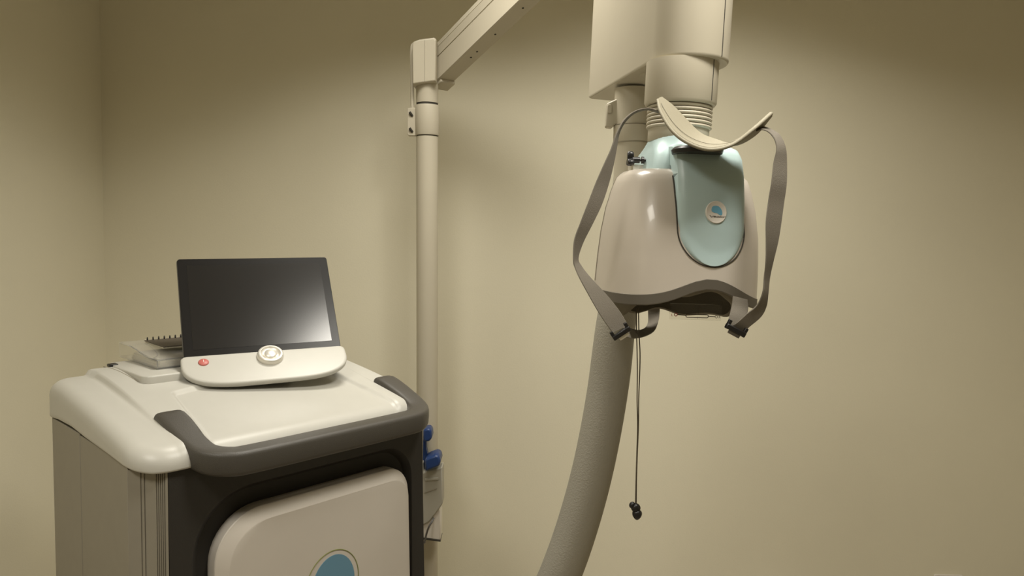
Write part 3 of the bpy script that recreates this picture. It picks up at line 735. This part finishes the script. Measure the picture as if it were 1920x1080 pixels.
# ------------------------------------------------------------------ draw cord
CY = 1.40
pcord = thing('pull_cord', 'thin brown cord hanging below the helmet with black toggles at its end', 'cord', P(1194, 974, CY))
c1 = smooth_pts([P(x, y, CY) for x, y in ((1193, 575), (1193.5, 620), (1194.5, 660), (1195, 700), (1194.5, 750), (1195.5, 800), (1194, 850), (1192.5, 900), (1191.5, 944))], 60)
c2 = smooth_pts([P(x, y, CY+.002) for x, y in ((1197, 575), (1198, 620), (1200, 660), (1199.5, 700), (1197.5, 750), (1197, 800), (1195, 850), (1193.5, 900), (1193, 944))], 60)
build('cord_strand', *tube(c1, .0011, 8), m_cord, pcord); build('cord_strand', *tube(c2, .0011, 8), m_cord, pcord)
cs = CY/F
tg1 = Fx(P(1191.5, 951, CY), [[1., 0, 0], [0, 1., 0], [0, 0, 1.]])
def blob(c, ax3, n=20, tilt=0.0, taper=0.0):
    rs = []
    for i in range(1, 12):
        ph_ = math.pi*i/12; r = math.sin(ph_); z = math.cos(ph_); r *= 1+taper*z
        row = []
        for t in np.linspace(0, 2*math.pi, n, endpoint=False):
            x, y, zz = ax3[0]*r*math.cos(t), ax3[1]*r*math.sin(t), ax3[2]*z
            row.append(c+np.array([x*math.cos(tilt)+zz*math.sin(tilt), y, -x*math.sin(tilt)+zz*math.cos(tilt)]))
        rs.append(row)
    return rings(rs)
build('toggle', *join(blob(P(1192, 952, CY), (.0098, .008, .0092), tilt=.5), blob(P(1185.5, 947, CY), (.0062, .006, .0068), tilt=.5)), m_black, pcord, smooth=60, label='black cord lock')
build('toggle', *blob(P(1194.5, 965, CY), (.0095, .0085, .0108), taper=.28), m_black, pcord, smooth=60, label='black cord end')
# ------------------------------------------------------------------ things on the pole beside the cart
hs_ = 2.38/F
def px_out(pts, Y, th, ang=0):
    c = np.mean([P(x, y, Y) for x, y in pts], axis=0); dv = np.array([math.sin(ang), math.cos(ang), 0.])*th
    a = [P(x, y, Y) for x, y in pts]; return rings([a, [p+dv for p in a]])
hkx = thing('cable_hook', 'blue plastic hooks fixed to the pole behind the cart handle', 'hook', P(800, 884, 2.38))
build('hook_back', *px_out([(786, 812), (799, 812), (799, 842), (803, 858), (803, 884), (786, 884)], 2.375, .03), m_bluep, hkx, bevel=.003)
build('upper_hook', *px_out([(793, 806), (804, 803), (809, 808), (810, 822), (805, 828), (793, 829)], 2.33, .055), m_bluep, hkx, bevel=.006)
build('lower_hook', *px_out([(796, 862), (804, 858), (817, 853), (824, 856), (826, 866), (824, 874), (797, 885)], 2.31, .075), m_bluep, hkx, bevel=.008)
gb = thing('pole_mounted_box', 'grey angular plastic box under the blue hooks on the pole', 'box', P(808, 985, 2.40))
build('box_body', *px_out([(788, 868), (793, 868), (794, 886), (829, 876), (830, 945), (818, 962), (806, 978), (788, 988)], 2.345, .06), m_box, gb, bevel=.004)
build('box_groove', *tube([P(796, 924, 2.344), P(819, 916, 2.344)], .0012, 6), m_groove2, gb)
build('box_ledge', *px_out([(797, 898), (822, 896), (822, 900), (797, 902)], 2.340, .006), m_box, gb, bevel=.001)
# wall plates
def plate_thing(name, label, x0, x1, z0, z1):
    t = thing(name, label, 'wall plate', ((x0+x1)/2, YB, z0))
    build('cover_plate', *plate(W0, rrect(x0, x1, z0, z1, .006, 4), YB-.007, YB-.0002), m_badge, t, bevel=.002)
    for dz in (.3, .7):
        zc = z0+(z1-z0)*dz
        s = build('socket', *plate(W0, rrect((x0+x1)/2-.017, (x0+x1)/2+.017, zc-.014, zc+.014, .008, 5), YB-.009, YB-.007), m_badge, t)
        for dx in (-.006, .006): build('slot', *box(W0, (x0+x1)/2+dx-.001, (x0+x1)/2+dx+.001, YB-.0095, YB-.009, zc-.004, zc+.004), m_black, s)
    return t
pq = P(1750, 1076, YB); plate_thing('wall_outlet', 'white wall outlet at the lower right edge of the back wall', pq[0], pq[0]+.115, pq[2]-.125, pq[2])
jb = thing('socket_box', 'white socket box clipped low on the pole beside the cart', 'socket', P(808, 1014, 2.40))
build('box_shell', *px_out([(788, 956), (822, 950), (826, 960), (826, 1013), (788, 1008)], 2.352, .060), m_badge, jb, bevel=.003)
build('bottom_lip', *px_out([(788, 1008), (826, 1013), (826, 1016), (788, 1011)], 2.349, .062), m_groove, jb, bevel=.0005, label='dark lower edge')
build('plug_lead', *tube(smooth_pts([P(813, 972, 2.350), P(810, 978, 2.335), P(804, 988, 2.33), P(800, 1000, 2.34), P(796, 1018, 2.345)], 24), .0032, 8), m_case, jb, label='grey plug lead')
cb = smooth_pts([C.w(p) for p in ((.62, .10, .86), (.634, .09, .80), (.640, .09, .74), (.648, .09, .66), (.652, .09, .5), (.64, .1, .3), (.62, .2, .12))], 50)
pw = build('power_cable', *tube(cb, .004, 10), m_black, None); pw['label'] = 'black cable running down the right side of the cart'; pw['category'] = 'cable'
